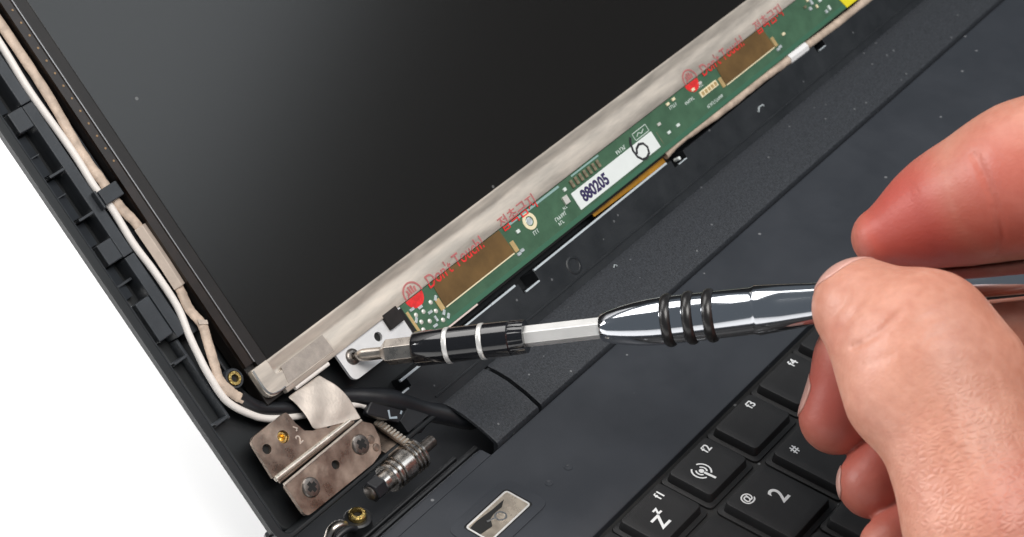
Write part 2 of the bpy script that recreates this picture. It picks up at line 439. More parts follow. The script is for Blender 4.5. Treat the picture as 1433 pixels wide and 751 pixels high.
for i in range(-1, 7):
    n = i + 1; x = 19.0 * (i - 1)
    if n >= 1:
        lg = [move(text_vf(str(n), 6.2, .012, .06, stretch=.95), 8.9, -7.5), move(text_vf(syms[n], 3.1, .012, .05), 3.8, -2.7)]
    else:
        lg = [move(text_vf('`', 5, .012, .02), 5, -6)]
    key(x, 0, 14.6, 16.0, lg)
for i, ch in enumerate('QWERTY'):
    key(9.5 + 19 * (i - 1), -19, 14.6, 16.0, [move(text_vf(ch, 5.0, .012, .02), 8.0, -7.5)])
key(-40.5, -19, 24.0, 16.0, [move(text_vf('tab', 3.0, .012, .02), 6, -4)])
for i, ch in enumerate('ASDFG'):
    key(14.2 + 19 * (i - 1), -38, 14.6, 16.0, [move(text_vf(ch, 5.0, .012, .02), 8.0, -7.5)])

# --- lid shell
XL, XR, VB, VT = -69.5, 300.0, 1.5, 228.0
obj('lid_back', prism(rounded([(XL + 5.2, VB), (XR, VB), (XR, VT), (XL + 5.2, VT)], 4), -8.0, -6.0), 'lid_rim', lap, LID, bevel=.8)
rim = holed(rounded([(XL, VB), (XR, VB), (XR, VT), (XL, VT)], 4), [rounded([(XL + 2.3, VB + 1.2), (XR - 2.3, VB + 1.2), (XR - 2.3, VT - 2.3), (XL + 2.3, VT - 2.3)], 2.5)], -6.0, -.3)
rim = ([(x + 3.9 if (x < XL + .2 and z < -5) else x, y, z) for x, y, z in rim[0]], rim[1])
obj('lid_rim', rim, 'lid_rim', lap, LID, bevel=.7, seg=3)
obj('lid_rim_step', box(-67.15, -66.3, 4, 200, -2.8, -1.7), 'lid_rib', lap, LID, bevel=.2)
# rail between the edge pockets and the cable channel
def rail(v0, v1, x0=-61.6, x1=-59.0, h=-1.6):
    obj('cable_rail', box(x0, x1, v0, v1, -6, h), 'lid_rib', lap, LID, bevel=.2)
rail(101.6, 150); rail(66.2, 101.4); rail(47.2, 66.0)
rail(28.0, 47.0, -61.6, -60.8, -3.2)
# floor pads of the cable channel
obj('channel_floor', box(-58.9, -53.6, 80, 150, -6, -3.2), 'lid_rib', lap, LID, bevel=.2)
obj('channel_floor', box(-58.9, -53.6, 46, 76, -6, -3.0), 'lid_rib', lap, LID, bevel=.2)
# cross blocks and ribs in the pockets
for v0, v1, h in ((97.0, 101.5, -1.5), (66.4, 71.0, -1.5), (48.5, 57.4, -1.8), (110.2, 113.5, -1.5), (125, 129, -1.5)):
    obj('rim_block', box(-65.4, -61.65, v0, v1, -6, h), 'lid_rib', lap, LID, bevel=.25)
for v, h in ((87.0, -1.4), (76.9, -1.4), (43.3, -2.0), (28.7, -2.0), (120, -1.4), (62.0, -3.4)):
    obj('rim_rib', box(-65.4, -61.65, v - .28, v + .28, -6, h), 'lid_rib', lap, LID, bevel=.12)
# sloping wedges seen at the bottom of the pockets
for v0, v1 in ((87.6, 96.4), (77.5, 86.4), (71.3, 76.3), (59, 66), (102, 110)):
    obj('pocket_floor', ([(-65.6, v0, -6), (-62.6, v0, -6), (-62.6, v1, -6), (-65.6, v1, -6), (-65.6, v0, -3.4), (-63.0, v0, -4.6), (-63.0, v1, -4.6), (-65.6, v1, -3.4)],
                         [(0, 3, 2, 1), (4, 5, 6, 7), (0, 1, 5, 4), (1, 2, 6, 5), (2, 3, 7, 6), (3, 0, 4, 7)]), 'lid_rib', lap, LID)
for v in (82.8, 92.0):
    obj('rim_rib', box(-65.4, -63.4, v - .1, v + .1, -6, -3.3), 'lid_rib', lap, LID)
# clip over the cables
obj('cable_clip', join(box(-59.2, -54.3, 76.6, 79.8, -.6, .1), box(-59.9, -59.25, 76.2, 80.2, -1.55, -.1)), 'lid_rib', lap, LID, bevel=.25)
# screw boss beside the panel
bs = obj('screw_boss', move(lathe([(-6, 2.5), (-2.0, 2.2), (-1.7, 2.0), (-1.7, 1.6), (-2.4, 1.55)], 28), -56.0, 34.0, 0), 'lid_rib', lap, LID)
obj('insert', move(lathe([(-5, 1.55), (-1.8, 1.55), (-1.5, 1.4), (-1.5, .85), (-3.2, .7), (-3.3, .01)], 22), -56.0, 34.0, 0), 'brass', bs, LID)
obj('insert_bore', prism(circle(-56.0, 34.0, .8, 18), -3.0, -2.2), 'black', bs, LID)
obj('boss_gusset', box(-56.3, -55.8, 36.2, 41, -6, -2.6), 'lid', lap, LID, bevel=.1)
obj('boss_gusset', box(-58.4, -56, 38.6, 39.0, -6, -3), 'lid', lap, LID, bevel=.1)

# lower edge of the lid: ledge with slots
led = rounded([(-29, 3.0), (296, 3.0), (296, 12.9), (153.0, 12.9), (153.0, 10.6), (148.5, 10.6), (148.5, 12.9), (85.6, 12.9), (85.6, 10.8), (80.2, 10.8), (80.2, 12.9),
               (24.2, 12.9), (24.2, 10.3), (18.3, 10.3), (18.3, 12.9), (-16.4, 12.9), (-21.6, 12.9), (-21.6, 10.3), (-26.0, 10.3), (-26.0, 7), (-29, 6)], .15, 2)
obj('lower_ledge', prism(led, -6, -.5), 'lid', lap, LID, bevel=.15)
for x0, x1, v, w in ((24.3, 78.3, 13.05, .50), (8.5, 17.2, 13.05, .5), (-3.0, 8.4, 13.05, .4), (18.9, 24.0, 10.42, .42), (-23.4, -16.4, 12.6, .55), (-25.6, -22.6, 10.3, .4), (81.8, 85.2, 10.9, .28), (149.4, 152.7, 10.75, .28)):  # glints on the ledge's lit plastic edges, painted as pale strips
    obj('edge_glint', box(x0, x1, v - w / 2, v + w / 2, -.9, -.28), mat('painted_edge_glint', (.62, .68, .72), .35, .15, var=.1, vscale=300) if 'painted_edge_glint' not in bpy.data.materials else bpy.data.materials['painted_edge_glint'], lap, LID, bevel=.08)
obj('round_dimple', move(lathe([(-.5, 2.3), (-.38, 2.1), (-.38, 1.7), (-.62, 1.4), (-.66, .02)], 32, False), 35.4, 8.1, 0), 'lid', lap, LID)
obj('slot_latch', move(lathe([(-2, .5), (-.3, .45), (-.15, .2), (-.15, .01)], 12), 83.0, 12.0, 0), 'label', lap, LID)
obj('slot_latch', stroke([(116.2, 8.3), (117.3, 9.3), (118.9, 9.2), (119.1, 8.7)], .3, -.5, -.2), 'tin', lap, LID)
obj('slot_latch', stroke([(44.0, 1.9), (44.6, 2.4), (45.2, 1.9), (44.8, 1.4)], .22, .9, 1.05), 'tin', lap, LID)
obj('ledge_step', box(-18, 296, 4.9, 5.4, -.5, -.25), 'lid', lap, LID, bevel=.1)

# --- hinge
hg = obj('hinge_bracket', holed(rounded([(-62.6, 13.5), (-40.0, 12.6), (-41.0, 15.5), (-48.6, 16.0), (-50.4, 17.2), (-51.2, 19.5), (-51.5, 22.6), (-62.2, 22.6)], [.4, .3, .3, .5, .4, .3, 1.0, 1.7]),
                [circle(-60.1, 19.0, 1.05, 20), circle(-55.4, 18.9, 1.35, 22)], -.7, .25), 'hinge', lap, LID, bevel=.16)
obj('hole_floor', prism(circle(-60.1, 19.0, 1.2, 20), -1.6, -.75), 'black', hg, LID)
obj('insert', move(lathe([(-2, 1.3), (-.5, 1.3), (-.3, 1.15), (-.3, .7), (-1.4, .5), (-1.5, .01)], 22), -55.4, 18.9, 0), 'brass', hg, LID)
obj('ridge', tube([(-62.4, 13.2, .35), (-40.2, 12.9, .35)], .62, n=12, sub=0), 'hingeridge', hg, LID)
obj('ridge', tube([(-61.9, 12.25, .1), (-39.3, 12.3, .1)], .33, n=10, sub=0), 'hinge', hg, LID)
obj('ridge', tube([(-61.8, 11.35, .85), (-38.0, 11.6, .85)], .30, n=10, sub=0), 'hingeridge', hg, LID)
obj('slot', prism(rrect(-45.5, -41.6, 14.5, 14.9, .15), .26, .29), 'black', hg, LID)
obj('stamped_mark', join(move(text_vf('2', 2.6, .06, .02), -52.6, 16.4, .27, math.radians(5)), move(text_vf('r', 2.4, .06, .02), -51.9, 18.6, .27, math.radians(-140))), 'hingeridge', hg, LID, smooth=0)
hp = obj('hinge_plate', holed(rounded([(-61.6, 3.3), (-41.4, 3.0), (-38.2, 3.7), (-36.6, 6.2), (-36.0, 9.4), (-38.0, 11.4), (-61.6, 11.1)], [1.4, .8, .8, .8, .8, .4, .4]),
                [circle(-49.1, 7.8, .95, 20)], -.3, .75), 'hinge', lap, LID, bevel=.18)
obj('hole_floor', prism(circle(-49.1, 7.8, 1.1, 20), -1.2, -.32), 'black', hp, LID)
def screw(x, v, h, r, parent, m='darksteel', name='screw'):
    o = obj(name, move(lathe([(0, r), (.25, r), (.5, r * .9), (.62, r * .62), (.62, .01)], 28), x, v, h), m, parent, LID)
    a = random.uniform(0, 1.5); w = r * .22; l = r * .55
    cross = join(move(box(-l, l, -w, w, .58, .66), 0, 0, 0, a), move(box(-w, w, -l, l, .59, .67), 0, 0, 0, a))
    obj('screw_cross', move(cross, x, v, h), 'black', o, LID)
    return o
screw(-41.5, 7.8, .75, 2.1, hp); screw(-57.0, 7.5, .75, 2.1, hp)
for (x, v, r_) in ((-38.6, 7.2, 1.0), (-38.6, 5.2, .9)):
    obj('stamped_boss', move(lathe([(.7, r_), (.95, r_ * .85), (1.0, r_ * .5), (1.0, .01)], 16), x, v, 0), 'hinge', hp, LID)
# barrel: washers on the hinge axis (along x, seen to the right of the plate)
AX = Matrix(((0, 0, 1, 0), (1, 0, 0, 57.2 * S), (0, 1, 0, 2.6 * S), (0, 0, 0, 1)))   # z of this frame runs along world x
bar = obj('hinge_barrel', lathe([(-43, 2.0), (-42.8, 2.2), (-40.6, 2.2), (-40.6, 1.7), (-30, 1.7)], 32), 'steel', lap, AX)
s0 = -40.6
for k, (w, r_) in enumerate(((.7, 3.3), (.5, 2.9), (.7, 3.5), (.6, 3.0), (3.4, 3.5), (.6, 2.9), (.5, 3.55), (.45, 3.0), (.5, 3.6), (.45, 3.0), (.6, 3.7))):
    obj('washer', lathe([(s0, r_ - .12), (s0 + .1, r_), (s0 + w - .1, r_), (s0 + w, r_ - .12)], 36), 'steel', bar, AX); s0 += w + .06
nut = obj('hinge_nut', lathe([(-45.9, 2.1), (-45.7, 2.4), (-42.9, 2.4), (-42.7, 2.1)], 6), 'rubber', lap, AX, bevel=.15)
obj('washer', lathe([(-46.5, 1.3), (-46.3, 1.6), (-45.95, 1.6)], 24), 'darksteel', nut, AX)
obj('hinge_rod', lathe([(-31, 1.35), (-26.0, 1.35), (-25.7, 1.1)], 24), 'darksteel', lap, AX)
cmb = obj('hinge_comb', xprism([(58.0, 4.6), (67.4, 6.0), (67.4, 6.7), (58.0, 5.3)], -33.0, -31.4), 'hinge', lap, bevel=.08)
for k in range(11):
    y = 58.3 + k * .85
    obj('tooth', box(-32.9, -31.2, y, y + .5, 5.2 + k * .126, 5.75 + k * .126), 'hingeridge', cmb)
obj('hinge_arm', prism(rounded([(-36.5, 60), (-31.8, 58.6), (-31.8, 67.5), (-36, 66)], .6), 3.0, 4.3), 'hinge', lap, bevel=.15)

# ------------------------------------------------------------------ display panel
pan = thing('display_module', (120, 14, -4.5), 'matte black display panel with metal strip and green board, half unscrewed from lid', 'display panel', None, LID)
obj('panel_back', join(box(-53.4, 296, 25.6, 222, -4.8, -1.1), box(-12.9, 296, 14.6, 25.55, -4.8, -1.1)), 'frame', pan, LID, bevel=.2)
obj('screen', box(-48.3, 293, 33.1, 220, -1.05, .15), 'screen', pan, LID, bevel=.1)
obj('side_frame', join(box(-51.0, -48.35, 33.3, 220, -1.05, .25)), 'frame', pan, LID, bevel=.12)
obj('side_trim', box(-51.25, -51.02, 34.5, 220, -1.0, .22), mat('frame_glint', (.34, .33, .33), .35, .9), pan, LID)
obj('edge_flex', box(-53.4, -51.3, 34.5, 220, -1.05, -.1), mat('edge_flex_film', (.016, .009, .006), .3, var=.4, vscale=300), pan, LID)
dm = None
for k in range(13):
    v = 118.4 - 2.93 * k
    vf = prism(circle(-52.1, v, .24, 10), -.12, -.05)
    if dm is None: dm = obj('test_point', vf, mat('dull_gold', (.30, .19, .10), .5, .4), pan, LID)
    else: share('test_point', dm, LID @ Matrix.Translation(Vector((-52.1, v, -.085)) * S), pan)
# folded metal strip below the glass
obj('metal_strip', xprism([(33.3, .35), (33.05, .58), (32.6, .55), (31.1, -.06), (30.4, -.12), (29.3, .20), (28.0, .36), (25.7, .48), (25.45, .35), (25.45, -1.0), (33.3, -1.0)], -48.7, 296), 'shield', pan, LID, bevel=.08)
obj('metal_corner', prism(rounded([(-53.4, 33.4), (-53.4, 26.4), (-33.6, 26.4), (-33.6, 29.4), (-48.75, 29.9), (-48.75, 33.4)], [.6, 2.6, .2, .2, .2, .2]), -1.0, .62), 'shield', pan, LID, bevel=.3)
obj('corner_flange', tube([(-53.0, 33.2, .62), (-53.05, 29.0, .62), (-52.2, 27.2, .62), (-50.2, 26.7, .62), (-48.6, 26.7, .62)], .26, n=8, sub=6), 'trim', pan, LID)
obj('tape_patch', prism(rounded([(-47.6, 26.9), (-33.9, 26.6), (-34.2, 30.6), (-46.9, 30.6)], .2), .63, .70), 'shieldtape', pan, LID)
obj('edge_rod', tube([(-46.3, 25.2, -.4), (-36.3, 25.0, -.4)], .55, n=12, sub=0), 'white_cable', pan, LID)
# white mounting plate with hole and screw
mp = obj('mounting_plate', holed(rounded([(-33.6, 26.2), (-33.4, 18.6), (-12.9, 18.3), (-12.9, 25.3), (-19.0, 26.1)], [.2, 1.8, .3, .3, .2]), [circle(-22.0, 23.0, 1.05, 24), circle(-30.3, 23.0, .9, 20)], -1.0, -.2), 'plate', pan, LID, bevel=.12)
obj('hole_floor', prism(circle(-22.0, 23.0, 1.3, 20), -1.6, -1.02), 'black', mp, LID)
sc = obj('screw', move(lathe([(-.2, 1.75), (0, 1.75), (.28, 1.5), (.4, 1.1), (.4, .75), (-.1, .5), (-.1, .01)], 28), -30.3, 23.0, 0), 'darksteel', mp, LID)
obj('foam_pad', prism(rrect(-18.7, -14.4, 22.5, 26.1, .2), -.18, .75), 'foam', pan, LID, bevel=.1)
# circuit board
pcb = obj('circuit_board', holed([(-12.9, 15.4), (296, 15.0), (296, 25.35), (-13.1, 25.35)], [circle(30.7, 22.6, .9, 20)], -.9, .05), 'pcb', pan, LID, bevel=.1)
obj('board_edge_tape', box(-14.0, -12.95, 17.6, 24.9, -.9, .02), 'frame', pan, LID)
obj('board_contact', box(-12.85, -12.1, 18.0, 23.4, .05, .12), 'gold', pcb, LID)
obj('mounting_ring', holed(circle(30.7, 22.6, 2.05, 28), [circle(30.7, 22.6, 1.2, 20)], .05, .22), 'cream', pcb, LID)
obj('ring_screw', move(lathe([(-.8, 1.15), (-.1, 1.15), (.1, .9), (.1, .01)], 20), 30.7, 22.6, 0), 'tin', pcb, LID)
obj('lower_copper', box(-5, 168, 15.45, 16.5, .05, .075), 'trace', pcb, LID)
for x0, x1, y0, y1 in ((24.5, 44.0, 24.55, 25.1), (49, 60, 24.7, 25.1)):
    obj('tinned_edge', box(x0, x1, y0, y1, .055, .09), mat('pale_mask', (.30, .46, .44), .3), pcb, LID)
# flex films bonded to the board
for x0, x1 in ((-3.1, 21.9), (110.6, 134.2)):
    f = obj('flex_film', prism(rounded([(x0 + .5, 25.3), (x0, 19.2), (x1, 19.0), (x1 - .4, 25.3)], .15), .06, .2), 'flex', pan, LID)
    obj('bond_line', box(x0 + .3, x1 - .2, 18.85, 19.12, .06, .24), 'cream', f, LID)
    for xp, vp in ((x0 - .8, 20.3), (x1 + .8, 20.2)):
        obj('alignment_pad', move(prism(rrect(-.65, .65, -1.35, 1.35, .1), .06, .28), xp, vp, 0), 'gold', f, LID)
# pads, parts and silkscreen
for x, v in ((-5.6, 21.9), (-8.6, 21.3), (-10.8, 21.7), (-5.7, 19.7), (-10.6, 19.8), (-8.6, 18.8), (-5.4, 17.2), (-11.3, 18.2)):
    obj('solder_pad', move(lathe([(.05, .55), (.17, .48), (.24, .25), (.25, .01)], 14), x, v, 0), 'pad', pcb, LID)
def comp(x, v, w, d, h, m='tin', a=0.0):
    obj('chip_part', move(box(-w / 2, w / 2, -d / 2, d / 2, .05, .05 + h), x, v, 0, a), m, pcb, LID, bevel=.06)
for x, v in ((-4.0, 22.0), (-8.8, 22.5), (-11.0, 23.2), (-11.6, 20.8), (-7.3, 20.3), (-6.9, 18.4), (-3.7, 17.2), (-8.1, 17.3), (-4.2, 18.4)):
    comp(x, v, 1.3, .6, .3, 'tin', random.choice((0, 1.57, .7)))
comp(43.4, 21.3, 1.7, 1.9, .6, 'pad'); comp(44.9, 23.4, 1.0, .8, .4, 'silk'); comp(26.0, 22.4, 1.1, .8, .4, 'silk')
for k in range(7): comp(47.8 + k * 1.75, 23.35, .9, 1.9, .45, 'chipbrown')
for x, v, m in ((89.0, 24.4, 'cream'), (91.6, 24.5, 'cream'), (99.4, 23.4, 'cream'), (102.8, 23.6, 'pad'), (82.7, 21.8, 'pad'), (88.1, 18.7, 'silk'), (84.1, 18.7, 'silk'),
                (139.8, 20.3, 'cream'), (136.0, 18.2, 'tin'), (24.0, 18.4, 'tin'), (22.7, 18.2, 'tin'), (134.8, 18.0, 'tin')):
    comp(x, v, 1.2, .7, .35, m)
for x, v in ((153, 22.4), (154.5, 21.2), (156.2, 22.6), (157.3, 20.6), (159.7, 21.4), (155.2, 23.6), (159.6, 17.9), (161.4, 18.2), (163.5, 22.0), (165, 20.3)):
    comp(x, v, random.uniform(.9, 1.8), random.uniform(.6, 1.0), .4, random.choice(('tin', 'cream', 'silk', 'chipbrown')), random.choice((0, 1.57)))
grid = obj('contact_block', box(100.6, 108.2, 20.3, 21.9, .05, .4), 'cream', pcb, LID, bevel=.08)
for k in range(5): obj('contact', box(101.1 + k * 1.42, 102.1 + k * 1.42, 20.6, 21.6, .4, .47), 'gold', grid, LID)
def ticks(x0, v, n, size, a=0.0):
    parts = []
    for k in range(n):
        w = random.uniform(.28, .6) * size
        parts.append(move(stroke([(0, -.45 * size), (0, .45 * size)], .16 * size, .052, .07), x0 + k * .72 * size, v, 0))
        parts.append(move(stroke([(0, .4 * size * random.choice((-1, 1))), (w, .4 * size * random.choice((-1, 1)))], .15 * size, .052, .07), x0 + k * .72 * size, v, 0))
    obj('silkscreen_print', join(*parts), 'silk', pcb, LID, smooth=0)
ticks(37.6, 19.0, 6, 1.0); ticks(37.8, 17.8, 3, .9); ticks(29.8, 19.7, 3, 1.0); ticks(65.5, 22.6, 5, 1.1); ticks(89.0, 23.2, 5, .9); ticks(94.6, 21.7, 6, .9)
ticks(101.5, 23.0, 4, .8); ticks(100.8, 17.6, 11, .9); ticks(41.5, 20.0, 3, .7)
obj('silkscreen_print', join(stroke(rrect(73.2, 78.8, 22.1, 23.9, .1, 1), .16, .052, .07, True), stroke([(74.2, 22.7), (75.2, 23.3), (76.2, 22.7), (77.4, 23.3)], .2, .052, .07)), 'silk', pcb, LID, smooth=0)
obj('silkscreen_print', stroke([(80.6, 17.3), (80.6, 20.6)], .16, .052, .07), 'chipbrown', pcb, LID, smooth=0)
obj('lower_edge_strip', box(-6.0, 5.0, 14.95, 15.35, -.5, .1), mat('pale_pink_strip', (.75, .62, .58), .4), pan, LID, bevel=.08)
# white paper label
lb = obj('paper_label', prism(rrect(45.9, 79.1, 17.2, 21.7, .15, 2), .08, .2), 'label', pan, LID)
obj('lettering', move(text_vf('880205', 3.9, .01, .17, stretch=.88), 53.4, 19.3, .215), 'inkblue', lb, LID, smooth=0)
obj('lettering', stroke([(72.0, 23.6), (71.0, 22.4), (70.4, 20.6), (70.6, 18.8), (71.6, 17.5), (73.1, 17.2), (74.6, 17.8), (75.2, 19.2), (74.6, 20.5), (73.2, 21.0), (71.8, 20.5), (70.9, 19.4)], .66, .205, .235), 'ink', lb, LID, smooth=0)
# red warning print: emblem with a hand, then words, on clear film over strip and board
def emblem(x):
    upper = []; R_ = 2.75
    ring_u = stroke([p for p in arc(x, 25.8, R_ * .93, -8, 188, 22)], .42, .56, .575)
    hand_u = [stroke([(x + dx, 25.9), (x + dx * 1.25, 25.9 + l)], .5, .56, .575) for dx, l in ((-.95, 1.3), (-.3, 1.8), (.35, 1.75), (1.0, 1.2))]
    low = arc(x, 25.35, R_, 182, 358, 20) 
    return join(ring_u, *hand_u, stroke([(x - 1.7, 25.6), (x - 1.2, 26.3)], .4, .56, .575)), prism(low, .075, .10)
def cut(vf, v_split, above):
    bm = bmesh.new(); vs = [bm.verts.new(p) for p in vf[0]]
    for f in vf[1]:
        try: bm.faces.new([vs[i] for i in f])
        except ValueError: pass
    g = bm.verts[:] + bm.edges[:] + bm.faces[:]
    bmesh.ops.bisect_plane(bm, geom=g, plane_co=(0, v_split, 0), plane_no=(0, -1 if above else 1, 0), clear_outer=True)
    bm.verts.index_update(); V = [tuple(v.co) for v in bm.verts]; F = [tuple(v.index for v in f.verts) for f in bm.faces]; bm.free()
    return V, F
for x, w1, w2 in ((-8.6, 5.9, 28.9), (100.3, 115.0, 137.6)):
    up, lo = emblem(x)
    obj('warning_emblem', up, 'redpale', pan, LID, smooth=0)
    obj('warning_emblem', lo, 'red', pan, LID, smooth=0)
    for body, xc, size, st, bold in (("Don't Touch!", w1, 4.3, .84, .03), ('\uc811\ucd09\uae08\uc9c0', w2, 3.9, .95, .03)):
        tv = move(text_vf(body, size, .008, bold, stretch=st), xc, 25.6, 0)
        obj('lettering', move(cut(tv, 25.45, True), 0, 0, .57), 'redpale', pan, LID, smooth=0)
        obj('lettering', move(cut(tv, 25.33, False), 0, 0, .225), 'red', pan, LID, smooth=0)
obj('yellow_tape', prism([(166.8, 18.6), (168.0, 15.2), (178, 15.1), (178, 18.6)], .08, .25), 'yellow', pan, LID)
obj('amber_tape', prism(rounded([(50.5, 14.9), (80.2, 14.9), (80.2, 12.9), (62.0, 13.3), (50.5, 13.6)], .2), -2.6, -2.3), 'kapton', pan, LID)

# ------------------------------------------------------------------ cables
dx = -.87
W = [(-56.9, 150), (-56.9, 130), (-56.9, 114.3), (-57.4, 103.3), (-57.0, 89.4), (-57.3, 80.8), (-56.8, 75.5), (-57.2, 67.6), (-56.8, 60.5), (-56.9, 52.5), (-58.3, 46.5), (-59.1, 42.2),
     (-59.7, 37.6), (-59.7, 31.2), (-56.5, 25.9), (-53.3, 22.8), (-47.2, 19.7)]
wp = [(x + dx, v, -1.6) for x, v in W[:13]] + [(-60.1, 31.2, -2.2), (-56.7, 25.9, -2.8), (-53.3, 22.8, -3), (-47.2, 19.7, -3), (-35.1, 14.7, -3), (-32.3, 12.3, -3), (-30.5, 9.5, -3)]
o = obj('antenna_cable', tube(wp, .78, n=16, sub=8), 'white_cable', None, LID)
tag(o, 'thin glossy white cable running along the lid edge to the hinge', 'cable')
bp_ = [(-54.3, 150), (-54.1, 130), (-54.1, 117.9), (-54.2, 101.6), (-55.2, 89), (-55.0, 81), (-54.8, 75), (-54.0, 70), (-53.9, 62), (-54.0, 55), (-54.9, 50.7), (-54.4, 46.7), (-55.5, 43.3), (-57.1, 38.5), (-58.1, 35.2), (-57.2, 31.5), (-56.0, 29.6)]
bpath = [(x + dx - .2, v, -1.5 + (.35 * math.sin(v * 1.9))*.4) for x, v in bp_]
bc = thing('wrapped_cable', (-55, 60, -3), 'beige cloth wrapped cable lying between white cable and display panel', 'cable', None, LID)
rnd = [random.uniform(.93, 1.06) for _ in range(140)]
obj('wrap', tube(bpath, 1.08, n=14, sub=8, flat=.6, rfun=lambda s: rnd[int(s * 139)]), 'beige', bc, LID)
obj('tape_sleeve', tube([(-54.9, 69.6, -1.2), (-54.9, 62, -1.1), (-55.0, 55.3, -1.2)], 1.55, n=4, sub=6, flat=.72), 'beigetape', bc, LID, bevel=.15)
obj('loose_flap', prism([(-56.5, 47.0), (-54.7, 46.0), (-54.4, 46.8), (-56.2, 48.0)], -.7, -.55), 'beigetape', bc, LID)
# black cable: lid part then over the hinge bay under the cover
def lidp(x, v, h): p = LU * v + LN * h; return (x, 58.76 + p.y, 3 + p.z)
k_ = [lidp(-57.2, 30.6, -2.0), lidp(-55.6, 27.6, -2.6), lidp(-53.2, 25.2, -3), lidp(-46.4, 21.2, -3), lidp(-40, 19.0, -3), lidp(-34.8, 16.6, -3.0), lidp(-30.6, 13.6, -2.4), lidp(-26.4, 10.0, -2.0), lidp(-21.5, 4.6, -2.2),
      (-17.0, 59.5, 2.0), (-13.5, 56.5, .2), (-8, 55, -.5)]
o = obj('black_cable', tube(k_, 1.45, n=16, sub=8, rfun=lambda s: 1 + .55 * max(0, min(1, (s - .42) * 6))), 'rubber')
tag(o, 'thick black cable passing behind the foil and under the hinge cover', 'cable')
cn = thing('cable_connector', (-29, 7.4, -1), 'small black plug with a white mark beside the steel hinge', 'connector', None, LID)
obj('plug_body', prism(rounded([(-35.0, 11.8), (-31.6, 13.4), (-24.8, 6.0), (-22.6, 1.6), (-25.6, .8), (-29.0, 5.6)], .8), -3.0, -1.1), 'rubber', cn, LID, bevel=.5)
obj('print_mark', join(stroke([(-29.6, 9.3), (-30.4, 7.8), (-28.8, 6.9)], .5, -1.09, -1.04), stroke([(-27.6, 7.0), (-26.9, 7.4)], .4, -1.09, -1.04)), mat('pale_blue_print', (.35, .42, .48), .5), cn, LID, smooth=0)
# display cable under the board
c2 = thing('display_cable', (130, 14.5, -2), 'beige wrapped cable running along the lower edge of green board', 'cable', None, LID)
cp = [(80.4, 14.6, -1.6), (88, 15.3, -1.1), (104.3, 14.5, -1), (122.7, 14.4, -1), (135.3, 14.0, -1), (146.7, 13.8, -1), (160.2, 13.4, -1), (176, 13.3, -1), (215, 13.2, -1), (260, 13.2, -1)]
rnd2 = [random.uniform(.92, 1.07) for _ in range(80)]
obj('wrap', tube(cp, 1.15, n=14, sub=8, flat=.85, rfun=lambda s: rnd2[int(s * 79)]), 'beige', c2, LID)
obj('tape_band', tube([(137.2, 14.0, -.95), (141.5, 13.9, -.95), (145.8, 13.8, -.95)], 1.55, n=8, sub=4, flat=.85), 'white_tape', c2, LID, bevel=.1)
# grounding foil from the panel down to the hinge
rows = [((-48.8, 24.6, -.6), (-39.4, 24.2, -.6)), ((-48.6, 23.6, -.2), (-39.0, 22.8, -.1)), ((-48.1, 21.8, .0), (-38.2, 21.0, .35)), ((-48.2, 19.2, .35), (-37.5, 18.0, .75)), ((-48.5, 17.3, .45), (-37.3, 15.2, .8)), ((-48.6, 16.2, .45), (-37.6, 12.9, .5)), ((-46.5, 15.3, .4), (-37.7, 11.9, .9))]
V = []; F = []; nc = 13
for i, (a, b) in enumerate(rows):
    for j in range(nc):
        s = j / (nc - 1); p = Vector(a).lerp(Vector(b), s)
        p.z += .22 * math.sin(s * 9 + i * 2.1) * (1 if 0 < i < 5 else .2)
        V.append(tuple(p))
for i in range(len(rows) - 1):
    for j in range(nc - 1): F.append((i * nc + j, i * nc + j + 1, (i + 1) * nc + j + 1, (i + 1) * nc + j))
o = obj('grounding_foil', (V, F), 'foil', None, LID, smooth=80)
sm = o.modifiers.new('sub', 'SUBSURF'); sm.levels = 2; sm.render_levels = 2
sd = o.modifiers.new('solid', 'SOLIDIFY'); sd.thickness = .12 * S
tag(o, 'creased beige metallic foil bridging the display panel and steel hinge', 'foil')

# ------------------------------------------------------------------ screwdriver
P1 = Vector((-30.30, 74.77, 19.52)); AU = Vector((.46918, -.83597, .28463)).normalized()
rotm = AU.to_track_quat('Z', 'Y').to_matrix().to_4x4()
SD = Matrix.Translation(P1 * S) @ rotm
sdv = thing('screwdriver', (0, 0, 0), 'slim chrome precision screwdriver set on the screw of the white plate', 'screwdriver', None, SD)
obj('bit', join(lathe([(0.05, .45), (.5, .75), (1.4, 1.2), (2.2, 1.35), (6.0, 1.3), (6.6, 1.5)], 24), lathe([(6.2, 1.5), (7.4, 2.75), (13.8, 2.75)], 6)), 'bit', sdv, SD, bevel=.12, smooth=30)
ch_ = obj('chuck', lathe([(13.3, 2.6), (13.4, 3.3), (13.9, 3.62), (20.2, 3.66), (20.2, 3.5), (21.4, 3.5), (21.4, 3.66), (27.6, 3.66), (27.6, 3.5), (28.8, 3.5), (28.8, 3.66), (34.0, 3.64), (34.3, 3.3), (35, 3.3)], 56), 'blackchuck', sdv, SD)
for s_ in (20.25, 27.65):
    obj('band', lathe([(s_, 3.5), (s_ + .05, 3.72), (s_ + .25, 3.8), (s_ + .85, 3.8), (s_ + 1.05, 3.72), (s_ + 1.1, 3.5)], 56), 'satin', sdv, SD)
kn = []
nk = 60
for s_, k in ((34.2, 0), (34.5, 1), (36.2, 1), (37.4, 0)):
    kn.append([((3.4 + (.13 if (i % 2 and k) else 0)) * math.cos(2 * math.pi * i / nk), (3.4 + (.13 if (i % 2 and k) else 0)) * math.sin(2 * math.pi * i / nk), s_) for i in range(nk)])
obj('knurled_collar', loft(kn), 'blackchuck', sdv, SD, smooth=20)
obj('shaft', lathe([(36.5, 2.25), (54.4, 2.25)], 6), 'satin', sdv, SD, bevel=.15, smooth=20)
